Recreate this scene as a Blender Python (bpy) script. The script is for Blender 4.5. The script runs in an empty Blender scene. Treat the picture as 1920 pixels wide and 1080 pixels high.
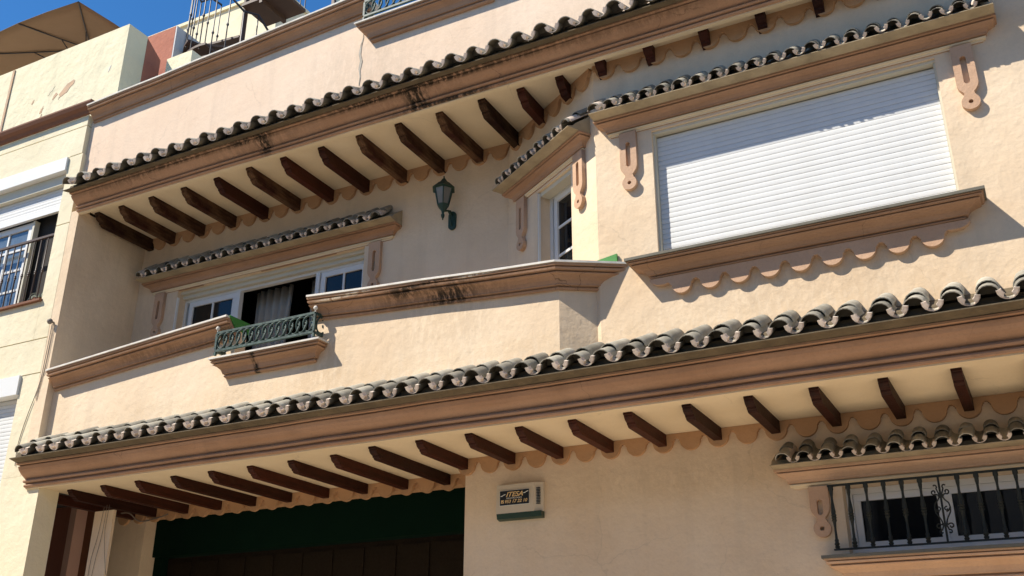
import bpy, bmesh, math, random
from mathutils import Matrix, Vector
random.seed(7)
PI = math.pi
S = bpy.context.scene
COL = S.collection

# ------------------------------------------------------------------ camera
cd = bpy.data.cameras.new('camera'); cam = bpy.data.objects.new('camera', cd); COL.objects.link(cam)
cd.sensor_width = 36.0; cd.lens = 36.0 * 1898.1 / 1920.0; cd.clip_start = 0.05; cd.clip_end = 2000
CX = Vector((0.88508, 0.46544, 0.00369)); CF = Vector((-0.43021, 0.81504, 0.38863))
CX = CX.normalized(); CF = (CF - CF.dot(CX) * CX).normalized(); CU = CX.cross(CF)
cam.matrix_world = Matrix(((CX.x, CU.x, -CF.x, 0), (CX.y, CU.y, -CF.y, 0), (CX.z, CU.z, -CF.z, 1.6), (0, 0, 0, 1)))
S.camera = cam
# ------------------------------------------------------------------ light
SUN = Vector((1.1, 1.0, -1.6)).normalized()
w = bpy.data.worlds.new('World'); S.world = w; w.use_nodes = True
nt = w.node_tree; bg = nt.nodes['Background']
sky = nt.nodes.new('ShaderNodeTexSky'); sky.sky_type = 'NISHITA'; sky.sun_disc = False
sky.sun_elevation = math.asin(-SUN.z); sky.sun_rotation = math.atan2(-SUN.x, -SUN.y)
sky.altitude = 50; sky.air_density = 1.0; sky.dust_density = 0.0; sky.ozone_density = 6.0
hs = nt.nodes.new('ShaderNodeHueSaturation'); hs.inputs['Saturation'].default_value = 1.2
nt.links.new(sky.outputs[0], hs.inputs['Color']); nt.links.new(hs.outputs[0], bg.inputs[0]); bg.inputs[1].default_value = 0.115
sd = bpy.data.lights.new('sun', 'SUN'); sd.energy = 5.0; sd.angle = math.radians(0.5); sd.color = (1, 0.93, 0.82)
so = bpy.data.objects.new('sun', sd); COL.objects.link(so)
so.rotation_euler = SUN.to_track_quat('-Z', 'Y').to_euler(); so.location = (-30, -25, 45)
S.view_settings.view_transform = 'Standard'; S.view_settings.look = 'None'
S.view_settings.exposure = 0.54; S.view_settings.gamma = 1.0; S.view_settings.use_curve_mapping = False

# ------------------------------------------------------------------ materials
def mat(name, col, rough=0.85, var=0.0, vscale=2.0, col2=None, bump=0.0, bscale=30.0, rand=0.0,
        metal=0.0, stain=None, spec=0.3, streak=0.0, fine=0.0, grain=None, band=0.0, crack=0.0, cscale=0.7):
    """Principled material: base colour, large mottling towards col2, bump, per-object variation,
    placed stains (centre, half size, colour), vertical streaks, fine speckle, wood grain along Y"""
    m = bpy.data.materials.new(name); m.use_nodes = True
    N = m.node_tree.nodes; Lk = m.node_tree.links; b = N['Principled BSDF']
    b.inputs['Roughness'].default_value = rough; b.inputs['Metallic'].default_value = metal
    b.inputs['Specular IOR Level'].default_value = spec
    tc = N.new('ShaderNodeTexCoord'); co = tc.outputs['Object']
    def noise(scale, det=4, rgh=0.55, vec=None):
        n = N.new('ShaderNodeTexNoise'); n.inputs['Scale'].default_value = scale
        n.inputs['Detail'].default_value = det; n.inputs['Roughness'].default_value = rgh
        Lk.new(vec or co, n.inputs['Vector']); return n.outputs['Fac']
    def ramp(f, lo, hi):
        r = N.new('ShaderNodeMapRange'); r.inputs['From Min'].default_value = lo; r.inputs['From Max'].default_value = hi
        Lk.new(f, r.inputs['Value']); return r.outputs['Result']
    def mul(a, k):
        q = N.new('ShaderNodeMath'); q.operation = 'MULTIPLY'; Lk.new(a, q.inputs[0])
        if isinstance(k, (int, float)): q.inputs[1].default_value = k
        else: Lk.new(k, q.inputs[1])
        return q.outputs[0]
    def mix(f, a, c):
        q = N.new('ShaderNodeMix'); q.data_type = 'RGBA'
        if isinstance(f, (int, float)): q.inputs['Factor'].default_value = f
        else: Lk.new(f, q.inputs['Factor'])
        for s, v in (('A', a), ('B', c)):
            sock = [i for i in q.inputs if i.name == s and i.type == 'RGBA'][0]
            if isinstance(v, tuple): sock.default_value = v + (1,)
            else: Lk.new(v, sock)
        return [o for o in q.outputs if o.type == 'RGBA'][0]
    c = tuple(col)
    if var > 0:
        c2 = tuple(col2) if col2 else tuple(x * 0.7 for x in col)
        c = mix(mul(ramp(noise(vscale, 6, 0.6), 0.36, 0.68), var), c, c2)
    if streak > 0:
        mp = N.new('ShaderNodeMapping'); mp.inputs['Scale'].default_value = (5, 5, 0.35); Lk.new(co, mp.inputs['Vector'])
        c = mix(mul(ramp(noise(1.0, 5, 0.6, mp.outputs[0]), 0.5, 0.8), streak), c, tuple(x * 0.55 for x in col))
    if band > 0:
        mp = N.new('ShaderNodeMapping'); mp.inputs['Scale'].default_value = (0.5, 4, 11); Lk.new(co, mp.inputs['Vector'])
        c = mix(mul(ramp(noise(1.0, 5, 0.6, mp.outputs[0]), 0.42, 0.7), band), c, tuple(min(1, x * k) for x, k in zip(col, (1.12, 1.2, 1.3))))
    if fine > 0:
        c = mix(mul(ramp(noise(55, 3, 0.6), 0.48, 0.75), fine), c, tuple(x * 0.6 for x in col))
    gf = None
    if grain:
        mp = N.new('ShaderNodeMapping'); mp.inputs['Scale'].default_value = (38, 2.2, 38); Lk.new(co, mp.inputs['Vector'])
        gf = noise(1.0, 5, 0.65, mp.outputs[0]); c = mix(ramp(gf, 0.42, 0.68), c, tuple(grain))
    if rand > 0:
        oi = N.new('ShaderNodeObjectInfo'); hs = N.new('ShaderNodeHueSaturation')
        Lk.new(ramp(oi.outputs['Random'], 0, 1), hs.inputs['Value'])
        mr = hs.inputs['Value'].links[0].from_node
        mr.inputs['To Min'].default_value = 1 - rand; mr.inputs['To Max'].default_value = 1 + rand
        if isinstance(c, tuple): hs.inputs['Color'].default_value = c + (1,)
        else: Lk.new(c, hs.inputs['Color'])
        c = hs.outputs[0]
    if stain:
        mp = N.new('ShaderNodeMapping'); mp.inputs['Scale'].default_value = (24, 10, 9); Lk.new(co, mp.inputs['Vector'])
        nz = ramp(noise(1.0, 9, 0.72, mp.outputs[0]), 0.41, 0.53)
        sx = N.new('ShaderNodeSeparateXYZ'); Lk.new(co, sx.inputs[0])
        for (px, pz, hx, hz, k, sc) in stain:
            fs = []
            for o_, p_, h_ in ((0, px, hx), (2, pz, hz)):
                a = N.new('ShaderNodeMath'); a.operation = 'SUBTRACT'; Lk.new(sx.outputs[o_], a.inputs[0]); a.inputs[1].default_value = p_
                d = N.new('ShaderNodeMath'); d.operation = 'ABSOLUTE'; Lk.new(a.outputs[0], d.inputs[0])
                fs.append(ramp(d.outputs[0], h_, h_ * 0.35))
            c = mix(mul(mul(mul(fs[0], fs[1]), nz), k), c, sc)
    if crack > 0:
        nv = N.new('ShaderNodeTexNoise'); nv.inputs['Scale'].default_value = 3.0; nv.inputs['Detail'].default_value = 5; Lk.new(co, nv.inputs['Vector'])
        va = N.new('ShaderNodeVectorMath'); va.operation = 'MULTIPLY_ADD'; Lk.new(nv.outputs['Color'], va.inputs[0]); va.inputs[1].default_value = (0.35, 0.35, 0.35); Lk.new(co, va.inputs[2])
        vo = N.new('ShaderNodeTexVoronoi'); vo.feature = 'DISTANCE_TO_EDGE'; vo.inputs['Scale'].default_value = cscale; Lk.new(va.outputs[0], vo.inputs['Vector'])
        c = mix(mul(mul(ramp(vo.outputs['Distance'], 0.0045, 0.001), ramp(noise(0.9, 3, 0.5), 0.50, 0.60)), crack), c, tuple(x * 0.35 for x in col))
    if isinstance(c, tuple): b.inputs['Base Color'].default_value = c + (1,)
    else: Lk.new(c, b.inputs['Base Color'])
    if bump > 0:
        a = noise(bscale, 6, 0.62); a2 = noise(bscale * 0.13, 3, 0.5)
        ad = N.new('ShaderNodeMath'); ad.operation = 'MULTIPLY_ADD'; Lk.new(a2, ad.inputs[0]); ad.inputs[1].default_value = 2.2; Lk.new(a, ad.inputs[2])
        bp = N.new('ShaderNodeBump'); bp.inputs['Strength'].default_value = 0.9; bp.inputs['Distance'].default_value = bump
        Lk.new(ad.outputs[0], bp.inputs['Height']); Lk.new(bp.outputs[0], b.inputs['Normal'])
    return m

MOLD = (0.035, 0.024, 0.014)
M = {}
M['wall'] = mat('peach_plaster', (0.795, 0.638, 0.452), 0.92, 0.9, 0.9, (0.68, 0.51, 0.335), 0.008, 14, streak=0.3, fine=0.16, crack=0.16,
                stain=[(-4.0, 4.36, 7.0, .22, .2, (0.62, 0.42, 0.22)), (-1.3, 4.62, 1.5, .22, .22, (0.42, 0.30, 0.19)), (-5.7, 4.6, .35, .35, .3, (0.48, 0.33, 0.18)), (-4.4, 4.75, .8, .3, .3, (0.5, 0.36, 0.22)), (-8.9, 5.9, .9, .5, .18, (0.45, 0.34, 0.22)), (-2.6, 3.4, 1.2, .2, .15, (0.4, 0.29, 0.19))])
M['wall3'] = mat('pink_plaster', (0.80, 0.625, 0.465), 0.92, 0.75, 0.9, (0.72, 0.53, 0.375), 0.005, 14, streak=0.3, fine=0.14, crack=0.14,
                 stain=[(-5.5, 7.75, 1.0, .5, .25, (0.5, 0.38, 0.26)), (-2.5, 7.5, 2.0, .25, .25, (0.5, 0.38, 0.25))])
M['soffit'] = mat('cream_soffit', (0.73, 0.60, 0.41), 0.92, 0.6, 1.2, (0.60, 0.475, 0.30), 0.004, 25, fine=0.1, crack=0.25)
M['trim'] = mat('ochre_paint', (0.415, 0.245, 0.148), 0.88, 0.75, 1.6, (0.325, 0.182, 0.102), 0.004, 30, streak=0.5, fine=0.3, band=0.7, crack=0.5, cscale=1.3)
M['trimup'] = mat('weathered_ochre_paint', (0.44, 0.258, 0.155), 0.9, 0.7, 2.2, (0.345, 0.192, 0.108), 0.006, 30, streak=0.45, fine=0.35, band=0.5, crack=0.9, cscale=1.5,
                  stain=[(-4.7, 7.05, .9, .22, .18, MOLD), (-6.6, 7.1, 1.0, .12, .2, MOLD), (-8.6, 7.12, .8, .06, .35, MOLD), (-2.6, 7.12, 1.2, .06, .3, MOLD), (-6.55, 7.06, .13, .12, 1, MOLD), (-6.7, 7.13, .4, .035, 1, MOLD), (-4.68, 7.06, .17, .2, 1, MOLD), (-4.35, 6.985, .75, .025, 1, MOLD),
                         (-4.9, 7.135, 1.2, .03, .9, MOLD), (-3.9, 7.135, 1.0, .03, .7, MOLD), (-7.8, 7.135, 1.0, .03, .7, MOLD)])
M['trimpar'] = mat('flaking_ochre_paint', (0.43, 0.252, 0.15), 0.88, 0.7, 2.0, (0.34, 0.186, 0.1), 0.005, 28, streak=0.45, fine=0.3, band=0.5, crack=0.9, cscale=1.4,
                   stain=[(-4.5, 5.0, 1.1, .16, .35, MOLD), (-7.6, 5.0, 1.3, .08, .3, MOLD), (-4.3, 4.98, .30, .10, .95, MOLD), (-4.75, 5.08, .22, .05, .9, MOLD), (-4.5, 5.1, .5, .02, .9, MOLD), (-6.45, 4.66, .04, .3, 1, MOLD), (-5.4, 5.15, .4, .02, .9, (.8, .68, .5)), (-3.9, 5.08, .35, .015, .9, (.8, .68, .5))])
M['plate'] = mat('terracotta_plate', (0.57, 0.375, 0.245), 0.9, 0.6, 3, (0.48, 0.29, 0.175), 0.004, 40, fine=0.25, streak=0.2)
M['scal'] = mat('ochre_scallop', (0.52, 0.305, 0.16), 0.9, 0.6, 3, (0.42, 0.235, 0.11), 0.004, 40, fine=0.2)
M['beam'] = mat('varnished_wood', (0.052, 0.012, 0.005), 0.6, 0.5, 6, (0.028, 0.007, 0.003), 0.003, 60, rand=0.4, grain=(0.022, 0.006, 0.003), spec=0.2)
M['beamw'] = mat('weathered_wood', (0.034, 0.009, 0.005), 0.8, 0.8, 3.5, (0.17, 0.10, 0.05), 0.004, 50, rand=0.4, grain=(0.022, 0.008, 0.005), spec=0.15)
M['tile'] = mat('grey_glazed_tile', (0.40, 0.375, 0.305), 0.6, 0.7, 8, (0.24, 0.215, 0.16), 0.003, 60, rand=0.38, fine=0.35, spec=0.3)
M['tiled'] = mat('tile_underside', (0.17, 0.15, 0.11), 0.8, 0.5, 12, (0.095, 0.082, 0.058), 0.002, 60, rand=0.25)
M['clay'] = mat('bare_clay', (0.72, 0.60, 0.49), 0.9, 0.5, 14, (0.45, 0.35, 0.27), 0.003, 60, rand=0.15)
M['mortar'] = mat('dark_mortar', (0.15, 0.115, 0.07), 0.95, 0.6, 7, (0.07, 0.054, 0.033), 0.006, 40)
M['mortarl'] = mat('cream_mortar', (0.42, 0.34, 0.22), 0.95, 0.7, 6, (0.24, 0.19, 0.12), 0.004, 40)
M['coping'] = mat('pale_coping', (0.74, 0.70, 0.62), 0.85, 0.5, 6, (0.4, 0.36, 0.3), 0.003, 50)
M['slab'] = mat('dark_sill_slab', (0.16, 0.15, 0.115), 0.7, 0.5, 8, (0.1, 0.09, 0.07), 0.002, 50)
M['green'] = mat('green_paint', (0.055, 0.235, 0.045), 0.55, 0.3, 6, (0.04, 0.16, 0.03))
M['lamp'] = mat('green_lamp_iron', (0.014, 0.045, 0.032), 0.5, 0.4, 20, (0.03, 0.06, 0.045), 0.001, 80, spec=0.4)
M['iron'] = mat('dark_green_iron', (0.011, 0.014, 0.010), 0.6, 0.4, 20, (0.024, 0.026, 0.018), 0.001, 80, spec=0.4)
M['brown_iron'] = mat('brown_iron', (0.075, 0.045, 0.032), 0.55, 0.3, 20, (0.045, 0.027, 0.02), spec=0.4)
M['verd'] = mat('verdigris_iron', (0.010, 0.028, 0.021), 0.55, 0.5, 30, (0.12, 0.19, 0.155), 0.002, 60, spec=0.4)
M['black_iron'] = mat('black_iron', (0.03, 0.026, 0.028), 0.5, 0.3, 15, (0.05, 0.04, 0.04), spec=0.4)
M['white'] = mat('white_frame', (0.74, 0.74, 0.71), 0.45, 0.2, 4, (0.62, 0.61, 0.56))
M['cream'] = mat('cream_frame', (0.62, 0.58, 0.46), 0.5, 0.3, 4, (0.5, 0.46, 0.35))
M['shutter'] = mat('white_shutter', (0.70, 0.70, 0.675), 0.55, 0.4, 2.0, (0.62, 0.615, 0.58), streak=0.12, rand=0.03)
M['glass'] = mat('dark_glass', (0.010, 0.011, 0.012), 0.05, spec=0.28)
M['glassb'] = mat('painted_sky_glass', (0.09, 0.12, 0.15), 0.06, 0.6, 3, (0.20, 0.25, 0.30), spec=1.0)  # sky reflection put into the pane colour as patchy blue-grey
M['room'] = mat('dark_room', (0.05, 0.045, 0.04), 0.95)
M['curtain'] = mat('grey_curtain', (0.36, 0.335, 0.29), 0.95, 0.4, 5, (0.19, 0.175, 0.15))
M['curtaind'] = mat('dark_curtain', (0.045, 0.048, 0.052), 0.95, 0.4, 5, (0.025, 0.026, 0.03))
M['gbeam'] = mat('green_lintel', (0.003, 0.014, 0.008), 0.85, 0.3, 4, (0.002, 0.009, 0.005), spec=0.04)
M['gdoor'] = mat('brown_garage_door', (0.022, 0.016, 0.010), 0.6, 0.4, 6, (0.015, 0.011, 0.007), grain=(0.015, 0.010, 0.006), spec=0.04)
M['yel'] = mat('yellow_plaster', (0.78, 0.70, 0.50), 0.92, 0.6, 1.2, (0.72, 0.62, 0.41), 0.012, 9, streak=0.15, fine=0.08)
M['yelt'] = mat('peeling_yellow_plaster', (0.80, 0.72, 0.50), 0.92, 0.6, 1.3, (0.72, 0.63, 0.42), 0.02, 7, streak=0.3, fine=0.08)
M['patch'] = mat('bare_render', (0.60, 0.39, 0.24), 0.95, 0.6, 10, (0.42, 0.34, 0.27), 0.006, 40)
M['red'] = mat('red_plaster', (0.42, 0.165, 0.105), 0.92, 0.5, 2, (0.36, 0.13, 0.085), 0.012, 12)
M['pink'] = mat('pink_plaster_jamb', (0.72, 0.46, 0.36), 0.92, 0.4, 3, (0.62, 0.38, 0.29), 0.004, 18)
M['whitew'] = mat('white_plaster', (0.80, 0.755, 0.66), 0.92, 0.3, 2, (0.7, 0.65, 0.56), 0.005, 18)
M['greyw'] = mat('grey_plaster', (0.66, 0.64, 0.62), 0.92, 0.4, 2, (0.56, 0.54, 0.53), 0.006, 14)
M['brownc'] = mat('brown_moulding', (0.20, 0.085, 0.045), 0.75, 0.4, 3, (0.14, 0.055, 0.03))
M['fabric'] = mat('tan_canvas', (0.26, 0.17, 0.10), 0.9, 0.4, 3, (0.215, 0.14, 0.08), 0.002, 90)
M['stair'] = mat('rusty_brown_steel', (0.085, 0.045, 0.026), 0.6, 0.5, 5, (0.05, 0.028, 0.018), spec=0.4)
M['casing'] = mat('beige_plastic', (0.62, 0.53, 0.40), 0.5, 0.2, 6, (0.55, 0.46, 0.34))
M['strobe'] = mat('green_plastic', (0.006, 0.03, 0.018), 0.25, spec=0.5)
M['black'] = mat('black_print', (0.012, 0.016, 0.022), 0.5)
M['orange'] = mat('gold_print', (0.72, 0.50, 0.24), 0.6)
M['wprint'] = mat('white_print', (0.8, 0.78, 0.72), 0.6)
M['wire'] = mat('grey_cable', (0.2, 0.17, 0.14), 0.7)
M['lglass'] = mat('lamp_glass', (0.20, 0.19, 0.16), 0.12, 0.3, 14, (0.13, 0.12, 0.10), spec=0.6)
M['leaf'] = mat('pale_leaf', (0.30, 0.33, 0.26), 0.7, 0.4, 10, (0.16, 0.2, 0.12))
M['pot'] = mat('clay_pot', (0.28, 0.13, 0.07), 0.9)
M['pale_road'] = mat('pale_concrete', (0.40, 0.335, 0.26), 0.95, 0.4, 1.5, (0.33, 0.275, 0.21), 0.004, 40)  # pale tone picked so the unseen street bounces warm light
M['paving'] = mat('pale_paving', (0.56, 0.47, 0.36), 0.9, 0.4, 1.2, (0.47, 0.39, 0.29), 0.003, 20)
M['kerb'] = mat('granite_kerb', (0.38, 0.36, 0.34), 0.85, 0.4, 8, (0.28, 0.27, 0.26))
M['crack'] = mat('crack_filler', (0.50, 0.45, 0.37), 0.95, 0.8, 18, (0.28, 0.23, 0.17))

# ------------------------------------------------------------------ helpers
def tag(o, label=None, cat=None, group=None, kind=None):
    if label: o['label'] = label
    if cat: o['category'] = cat
    if group: o['group'] = group
    if kind: o['kind'] = kind
    return o
def root(name, loc, label, cat, group=None):
    o = bpy.data.objects.new(name, None); COL.objects.link(o); o.location = loc; o.empty_display_size = 0.2
    tag(o, label, cat, group); return o
def adopt(o, parent):
    if parent is None: return o
    o.parent = parent
    if parent.type == 'EMPTY': o.matrix_parent_inverse = Matrix.Translation(-Vector(parent.location))
    return o
class B:
    """collects vertices and faces (with a material slot each) for one mesh object"""
    def __init__(s): s.v = []; s.f = []; s.m = []
    def add(s, vs, fs, mi=0):
        k = len(s.v); s.v += [tuple(p) for p in vs]
        for f in fs: s.f.append([k + i for i in f]); s.m.append(mi)
        return s
    def box(s, x0, x1, y0, y1, z0, z1, mi=0):
        return s.add([(x0, y0, z0), (x1, y0, z0), (x1, y1, z0), (x0, y1, z0), (x0, y0, z1), (x1, y0, z1), (x1, y1, z1), (x0, y1, z1)],
                     [(0, 3, 2, 1), (4, 5, 6, 7), (0, 1, 5, 4), (1, 2, 6, 5), (2, 3, 7, 6), (3, 0, 4, 7)], mi)
    def prism(s, poly, a, b, axis='y', mi=0):
        """extrude a 2D polygon: axis y -> poly is (x,z); axis x -> poly is (y,z); axis z -> poly is (x,y)"""
        P = {'y': lambda p, t: (p[0], t, p[1]), 'x': lambda p, t: (t, p[0], p[1]), 'z': lambda p, t: (p[0], p[1], t)}[axis]
        n = len(poly)
        return s.add([P(p, a) for p in poly] + [P(p, b) for p in poly],
                     [tuple(range(n)), tuple(range(2 * n - 1, n - 1, -1))] + [(i, i + n, (i + 1) % n + n, (i + 1) % n) for i in range(n)], mi)
    def tube(s, pts, r, n=8, mi=0, closed=False):
        pts = [Vector(p) for p in pts]; K = len(pts); rings = []
        rr = r if isinstance(r, (list, tuple)) else [r] * K
        up = None
        for i, p in enumerate(pts):
            a = pts[(i - 1) % K] if (closed or i > 0) else p; c = pts[(i + 1) % K] if (closed or i < K - 1) else p
            d = (c - a).normalized()
            if up is None: up = d.cross(Vector((0, 0, 1))) if abs(d.z) < 0.9 else d.cross(Vector((1, 0, 0)))
            up = (up - up.dot(d) * d)
            if up.length < 1e-6: up = d.orthogonal()
            up.normalize(); q = d.cross(up)
            rings.append([p + rr[i] * (math.cos(2 * PI * j / n) * up + math.sin(2 * PI * j / n) * q) for j in range(n)])
        vs = [v for r_ in rings for v in r_]; fs = []
        for i in range(K if closed else K - 1):
            k2 = (i + 1) % K
            for j in range(n): fs.append((i * n + j, i * n + (j + 1) % n, k2 * n + (j + 1) % n, k2 * n + j))
        if not closed: fs += [tuple(range(n - 1, -1, -1)), tuple((K - 1) * n + j for j in range(n))]
        return s.add(vs, fs, mi)
    def lathe(s, prof, c, n=10, mi=0, axis='z'):
        """prof: list of (radius, height) turned about a vertical axis through c"""
        vs = []; K = len(prof)
        for r, h in prof:
            for j in range(n):
                a = 2 * PI * j / n; vs.append((c[0] + r * math.cos(a), c[1] + r * math.sin(a), c[2] + h))
        fs = [(i * n + j, i * n + (j + 1) % n, (i + 1) * n + (j + 1) % n, (i + 1) * n + j) for i in range(K - 1) for j in range(n)]
        fs += [tuple(range(n - 1, -1, -1)), tuple((K - 1) * n + j for j in range(n))]
        return s.add(vs, fs, mi)
    def wobble(s, path, step=0.55, amp=0.0035):
        out = [path[0]]
        for a, b in zip(path, path[1:]):
            L = math.hypot(b[0] - a[0], b[1] - a[1]); n = max(1, int(L / step))
            for i in range(1, n + 1):
                t = i / n; e = 0 if i == n else amp
                out.append((a[0] + (b[0] - a[0]) * t, a[1] + (b[1] - a[1]) * t + random.uniform(-e, e) * .6, a[2] + (b[2] - a[2]) * t + random.uniform(-e, e)))
        return out
    def sweep(s, path, prof, mids=None):
        """sweep a closed (out, up) profile along a plan path with mitred corners; out is to the right of travel"""
        K = len(path); n = len(prof); vs = []
        for i in range(K):
            ns = []
            for a, b in ((i - 1, i), (i, i + 1)):
                if 0 <= a and b < K:
                    dx, dy = path[b][0] - path[a][0], path[b][1] - path[a][1]; l = math.hypot(dx, dy); ns.append((dy / l, -dx / l))
            if len(ns) == 1: m = ns[0]
            else:
                k = 1 + ns[0][0] * ns[1][0] + ns[0][1] * ns[1][1]; m = ((ns[0][0] + ns[1][0]) / k, (ns[0][1] + ns[1][1]) / k)
            for o, u in prof: vs.append((path[i][0] + m[0] * o, path[i][1] + m[1] * o, path[i][2] + u))
        for i in range(K - 1):
            for j in range(n):
                s.add([], [], 0); jj = (j + 1) % n
                s.f.append([len(s.v) + i * n + j, len(s.v) + i * n + jj, len(s.v) + (i + 1) * n + jj, len(s.v) + (i + 1) * n + j])
                s.m.append(mids[j] if mids else 0)
        k0 = len(s.v); s.f.append([k0 + j for j in range(n)]); s.m.append(0)
        s.f.append([k0 + (K - 1) * n + j for j in range(n - 1, -1, -1)]); s.m.append(0)
        s.v += vs; return s
    def build(s, name, mats, parent=None, smooth=False, auto=None, loc=None):
        me = bpy.data.meshes.new(name); me.from_pydata(s.v, [], s.f)
        mats = mats if isinstance(mats, (list, tuple)) else [mats]
        for m in mats: me.materials.append(M[m] if isinstance(m, str) else m)
        if len(mats) > 1: me.polygons.foreach_set('material_index', s.m)
        bm = bmesh.new(); bm.from_mesh(me); bmesh.ops.recalc_face_normals(bm, faces=bm.faces); bm.to_mesh(me); bm.free()
        if smooth: me.polygons.foreach_set('use_smooth', [True] * len(me.polygons))
        if auto: me.set_sharp_from_angle(angle=math.radians(auto))
        o = bpy.data.objects.new(name, me); COL.objects.link(o)
        if loc: o.location = loc
        return adopt(o, parent)
def wall(name, m, parent, o, d, length, z0, z1, holes, t):
    """wall with rectangular openings: starts at o=(x,y), runs along unit d, outer face on the right of travel, thickness t behind"""
    b = B(); back = (-d[1] * t, d[0] * t)
    us = sorted({0, length} | {u for h in holes for u in h[:2]}); zs = sorted({z0, z1} | {z for h in holes for z in h[2:]})
    P = lambda u, z, k: (o[0] + d[0] * u + back[0] * k, o[1] + d[1] * u + back[1] * k, z)
    inh = lambda u, z: any(h[0] < u < h[1] and h[2] < z < h[3] for h in holes)
    for i in range(len(us) - 1):
        for j in range(len(zs) - 1):
            if inh((us[i] + us[i + 1]) / 2, (zs[j] + zs[j + 1]) / 2): continue
            for k in (0, 1): b.add([P(us[i], zs[j], k), P(us[i + 1], zs[j], k), P(us[i + 1], zs[j + 1], k), P(us[i], zs[j + 1], k)], [(0, 1, 2, 3)])
    for (a, c, e, f) in [(0, length, z0, z1)] + list(holes):
        for (p, q) in (((a, e), (c, e)), ((c, e), (c, f)), ((c, f), (a, f)), ((a, f), (a, e))):
            b.add([P(*p, 0), P(*q, 0), P(*q, 1), P(*p, 1)], [(0, 1, 2, 3)])
    me = bpy.data.meshes.new(name); me.from_pydata(b.v, [], b.f)
    bm = bmesh.new(); bm.from_mesh(me); bmesh.ops.remove_doubles(bm, verts=bm.verts, dist=1e-5); bmesh.ops.recalc_face_normals(bm, faces=bm.faces); bm.to_mesh(me); bm.free()
    me.materials.append(M[m]); ob = bpy.data.objects.new(name, me); COL.objects.link(ob); return adopt(ob, parent)
def curve_mesh(name, m, splines, depth, parent, mw):
    """flat outline with holes (list of closed 2D loops) given thickness, placed by matrix mw (local x right, y up, z out)"""
    cu = bpy.data.curves.new(name, 'CURVE'); cu.dimensions = '2D'; cu.fill_mode = 'BOTH'; cu.extrude = depth / 2
    for sp in splines:
        s_ = cu.splines.new('POLY'); s_.points.add(len(sp) - 1); s_.use_cyclic_u = True
        for i, p in enumerate(sp): s_.points[i].co = (p[0], p[1], 0, 1)
    tmp = bpy.data.objects.new('tmp', cu); me = bpy.data.meshes.new_from_object(tmp); bpy.data.objects.remove(tmp); bpy.data.curves.remove(cu)
    me.transform(mw); me.materials.clear(); me.materials.append(M[m]); me.name = name
    o = bpy.data.objects.new(name, me); COL.objects.link(o); return adopt(o, parent)
def text_mesh(name, body, size, m, parent, mw, shear=0.0, bold=0.0, width=None):
    cu = bpy.data.curves.new(name, 'FONT'); cu.body = body; cu.size = size; cu.shear = shear; cu.extrude = 0.0006; cu.offset = bold
    tmp = bpy.data.objects.new('tmp', cu); me = bpy.data.meshes.new_from_object(tmp); bpy.data.objects.remove(tmp); bpy.data.curves.remove(cu)
    if width:
        xs = [v.co.x for v in me.vertices]; k = width / (max(xs) - min(xs)); x0 = min(xs)
        for v in me.vertices: v.co.x = (v.co.x - x0) * k
    me.transform(mw); me.materials.clear(); me.materials.append(M[m])
    o = bpy.data.objects.new(name, me); COL.objects.link(o); return adopt(o, parent)
def face_mat(x, y, z, d=(1, 0)):
    """matrix for a plate on a wall running along d (outer side to the right of travel, toward -y)"""
    n = (d[1], -d[0])
    return Matrix(((d[0], 0, n[0], x), (d[1], 0, n[1], y), (0, 1, 0, z), (0, 0, 0, 1)))
def arc(cx, cy, r, a0, a1, n): return [(cx + r * math.cos(a0 + (a1 - a0) * i / n), cy + r * math.sin(a0 + (a1 - a0) * i / n)) for i in range(n + 1)]

# ------------------------------------------------------------------ ground
tag(B().add([(-300, -300, 0), (300, -300, 0), (300, 300, 0), (-300, 300, 0)], [(0, 1, 2, 3)]).build('road', 'pale_road'), kind='structure')
tag(B().box(-60, 60, 5.0, 8.9, -0.02, 0.13).build('pavement', 'paving'), kind='structure')
tag(B().box(-60, 60, 4.85, 4.997, -0.02, 0.135).build('kerb', 'kerb'), kind='structure')
tag(B().box(-60, 60, -6.0, -1.2, -0.02, 0.13).build('pavement', 'paving'), kind='structure')

# unseen opposite houses added to narrow the sky and show in the window panes
OP = root('added_opposite_house', (0, -8, 0), 'unseen cream row house added across the street to narrow the sky', 'house')
def opposite():
    wall_ = B().box(-34, 26, -12, -6.0, 0.0, 9.2).build('wall', 'whitew', OP)
    B().box(-34.1, 26.1, -12.1, -5.75, 9.201, 9.4).build('roof_edge', 'brownc', OP)
    for i in range(16):
        for z in (1.0, 4.2, 6.9):
            B().box(-32 + 3.6 * i, -30.7 + 3.6 * i, -5.999, -5.95, z, z + 1.6).build('window', 'black', OP)
opposite()

# ------------------------------------------------------------------ the townhouse
YW, YB, YP, YG, YR, Y3 = 7.17, 8.0, 7.05, 7.90, 8.40, 7.03   # wall planes: front, balcony back, parapet, ground, garage recess, top floor
H = root('townhouse', (-4, 7.9, 0), 'peach plastered townhouse with tiled eaves, wooden corbels and ochre mouldings', 'house')
R = 1.7                                                       # right end of everything, beyond the frame
OD = (0.8484, -0.5294)                                        # oblique wall runs from the back wall to the front wall
OL = (-4.267, 8.0); OLEN = math.hypot(-2.962 + 4.267, 7.17 - 8.0); OD = ((-2.962 + 4.267) / OLEN, (7.17 - 8.0) / OLEN)

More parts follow.
